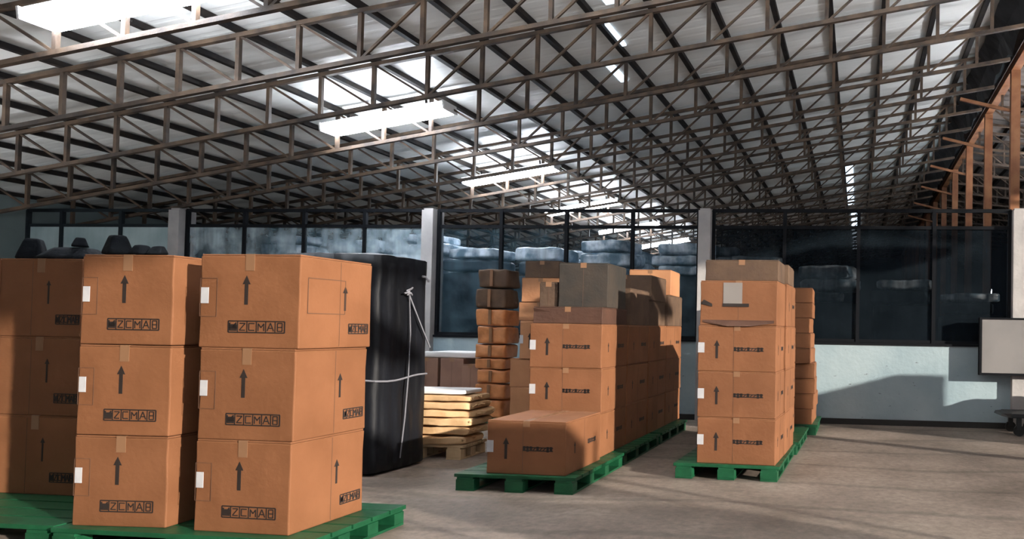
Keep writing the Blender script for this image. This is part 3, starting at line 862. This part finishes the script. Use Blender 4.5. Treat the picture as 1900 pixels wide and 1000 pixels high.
kid(t, 'handle_slot', MB().raw([(-.36, -.2845, .20), (-.25, -.2845, .175), (-.25, -.2845, .20), (-.33, -.2845, .24), (-.36, -.281, .20), (-.25, -.281, .175), (-.25, -.281, .20), (-.33, -.281, .24)],
                                 [(0, 1, 2, 3), (0, 4, 5, 1), (1, 5, 6, 2), (2, 6, 7, 3), (3, 7, 4, 0)]).mesh('handle_slot', M['ink']))
kid(t, 'sagging_flap', MB().raw([(-.34, -.283, .028), (-.1, -.30, -.008), (.12, -.302, -.006), (.34, -.283, .026), (.34, -.281, .05), (-.34, -.281, .05)], [(0, 1, 2, 3, 4, 5)]).mesh('sagging_flap', M['kraft_red']))
put('R2', (-1.445, 7.31), zr, 'fourth carton of the rear stack on the right-hand pallet', -.03)
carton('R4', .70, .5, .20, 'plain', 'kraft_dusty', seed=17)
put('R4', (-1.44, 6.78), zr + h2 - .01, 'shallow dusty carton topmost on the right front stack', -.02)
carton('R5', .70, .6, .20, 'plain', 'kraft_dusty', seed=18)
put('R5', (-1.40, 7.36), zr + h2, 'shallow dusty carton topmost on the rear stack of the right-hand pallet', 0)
# far right stack of thin cartons
pallet(.95, 1.0, 'green pallet under the thin cartons by the wall', (-.98, 10.20, 0), 0)
carton('thin', .70, .78, .20, 'plain', seed=19)
nm = ['lowest', 'second', 'third', 'fourth', 'fifth', 'sixth', 'seventh', 'eighth', 'ninth']
for i in range(9):
    zt = PH + i * .203
    put('thin', (-1.28 + R.uniform(-.035, .02) + (.02 if i < 4 else -.03), 9.72 + R.uniform(-.02, .02)), zt, '%s thin carton in the stack between the right-hand stack and the wall' % nm[i], R.uniform(-.03, .03), 'thin cartons by the wall')
# stack on the pallet behind (its top shows at the upper right of the stack)
for i in range(3):
    put('R2', (-1.50, 8.30), PH + i * h2, '%s carton of the third stack back on the right' % lev[i], 0, 'cartons behind the right-hand stack')

# cartons added outside the picture to cast the low shadow on the white wall
for j in range(1):
    for i in range(4):
        put('mid', (4.1 + .74 * j, 8.45), i * h1, '%s carton of the unseen stack added to shade the white wall' % ('lowest', 'second', 'third', 'top')[i], 0, 'added shadow-casting cartons at the right')
# white board, trolley -----------------------------------------------------
t = thing('wall_board', 'off-white board with a dark frame hung in front of the column at the right edge', 'board', (2.42, 10.80, .80), 0)
kid(t, 'panel', MB().box((-.62, -.02, .02), (.62, .06, .80)).mesh('panel', M['board'], bevel=.004))
for a, b in (((-.655, -.035, -.012), (.655, .075, .02)), ((-.655, -.035, .80), (.655, .075, .822)), ((-.655, -.035, .02), (-.62, .075, .80)), ((.62, -.035, .02), (.655, .075, .80))):
    kid(t, 'frame_bar', MB().box(a, b).mesh('frame_bar', M['frame']))
t = thing('platform_trolley', 'low black trolley with casters against the wall at the right edge', 'trolley', (2.60, 10.45, 0), .05)
kid(t, 'deck', MB().box((-.52, -.3, .25), (.6, .3, .31)).mesh('deck', M['trolley'], bevel=.01))
kid(t, 'nose', MB().raw([(-.52, -.28, .25), (-.64, -.2, .27), (-.64, .2, .27), (-.52, .28, .25), (-.52, -.28, .305), (-.62, -.2, .305), (-.62, .2, .305), (-.52, .28, .305)],
                       [(0, 1, 2, 3), (4, 7, 6, 5), (0, 4, 5, 1), (1, 5, 6, 2), (2, 6, 7, 3), (3, 7, 4, 0)]).mesh('nose', M['trolley']))
for sx in (-.40, -.15, .45):
    for sy in (-.22, .22):
        kid(t, 'wheel', MB().tube([(sx, sy - .02, .075), (sx, sy + .02, .075)], .075, 14).mesh('wheel', M['rubber']))
        kid(t, 'caster_fork', MB().box((sx - .03, sy - .03, .09), (sx + .03, sy + .03, .25)).mesh('caster_fork', M['trolley']))
t2 = link('black_bag', skin(lumpy_box(.62, .45, .34, .04, 15, 9, 9, 9, .25, 0, .8), 'black_bag', M['cloth_black']), None, (2.72, 10.45, .31), .2)
tag(t2, 'black bag heaped on the trolley at the right edge', 'bag')

# black cloth bundles on the front boxes ------------------------------------
ztA = PH + 3 * .56; ztB = PH + 3 * (BH + .003)
for (x, y, z, a, b, hh, sd_, lab) in ((-5.76, 4.84, ztA, .36, .3, .10, 1, 'large flat black cloth bundle on the left edge stack'), (-6.09, 4.82, ztA, .15, .2, .16, 2, 'tall rounded black bundle at the left edge of the picture'),
                                 (-5.70, 4.82, ztA + .10, .10, .10, .07, 3, 'small black bundle lying on top of the large flat bundle'), (-4.58, 4.09, ztB, .13, .13, .125, 4, 'pear-shaped black bundle at the left end of the box top'),
                                 (-4.385, 4.06, ztB, .10, .10, .06, 5, 'small low black bundle in the middle of the box top'), (-4.28, 4.06, ztB, .09, .09, .055, 6, 'small low black bundle right of the middle one on the box top')):
    o = link('cloth_bundle', skin(lumpy_box(a, b, hh, .012, sd_ * 7.7, 6, 6, 6, .5, 0, .9), 'cloth_bundle', M['cloth_black']), None, (x, y, z), .3 * sd_)
    tag(o, lab, 'bundle', 'black cloth bundles on the boxes')

# wrapped goods beyond the partition ----------------------------------------
gi = 0
RK = ['first', 'second', 'third', 'fourth', 'fifth', 'sixth', 'seventh', 'eighth', 'ninth', 'tenth', 'eleventh', 'first', 'second', 'third', 'fourth']
for (x, y, wtop) in [(-10.4, 12.6, 1), (-9.1, 12.5, 0), (-7.9, 12.8, 1), (-6.7, 12.5, 0), (-5.5, 12.7, 0), (-4.3, 12.5, 1), (-3.1, 12.7, 1), (-1.9, 12.6, 0), (-.55, 12.9, 1), (.8, 13.0, 0), (2.0, 13.2, 0), (-8.5, 14.9, 1), (-6.1, 14.9, 1), (-4.7, 14.9, 1), (-3.0, 14.9, 1)]:
    gi += 1
    hh = 2.35 + R.uniform(-.1, .12)
    if x > -1: hh -= .55
    side = 'behind netting' 
    t = thing('wrapped_load', 'dark film wrapped load behind the netting, %s from the left in the %s row' % (RK[gi - 1], 'near' if gi < 12 else 'far'), 'wrapped load', (x, y, 0), R.uniform(-.1, .1), 'wrapped loads behind the netting')
    kid(t, 'shroud', skin(lumpy_box(1.1, 1.0, hh, .03, gi * 5.1, 8, 8, 10, .04, .01), 'shroud', M['wrap_dark']))
    n = 3 if wtop else 2
    zt = hh
    for q in range(n):
        bh = R.uniform(.16, .26)
        o = link('plastic_sack', skin(lumpy_box(R.uniform(.8, 1.1), .8, bh, .04, gi * 3 + q * 1.7, 8, 8, 8, 0, 0, .9), 'plastic_sack', M['wrap_white'] if (wtop or q == 1) else M['wrap_dark']), None,
                 (x + R.uniform(-.15, .15), y, zt), R.uniform(-.3, .3))
        tag(o, '%s plastic sack on the %s %s-row wrapped load from the left, behind netting' % (('lowest', 'topmost')[min(q, 1)] if n == 2 else ('lowest', 'middle', 'topmost')[q], RK[gi - 1], 'near' if gi < 12 else 'far'), 'sack', 'plastic sacks behind the netting')
        zt += bh

# small far lamp behind the dark netting
t = thing('work_lamp', 'small bright white lamp shining behind the dark netting at the right', 'lamp', (3.5, 20.0, 0))
kid(t, 'pole', MB().box((-.03, -.03, 0), (.03, .03, 2.42)).mesh('pole', M['steel_dark']))
kid(t, 'bulb', MB().tube([(0, -.06, 2.44), (0, -.02, 2.51)], .055, 10).mesh('bulb', M['bulb'], smooth=True))
kid(t, 'reflector', MB().box((-.09, 0, 2.36), (.09, .04, 2.58)).mesh('reflector', M['housing']))

for k, p in PROTO.items():
    if not p[1]: print('UNUSED', k)
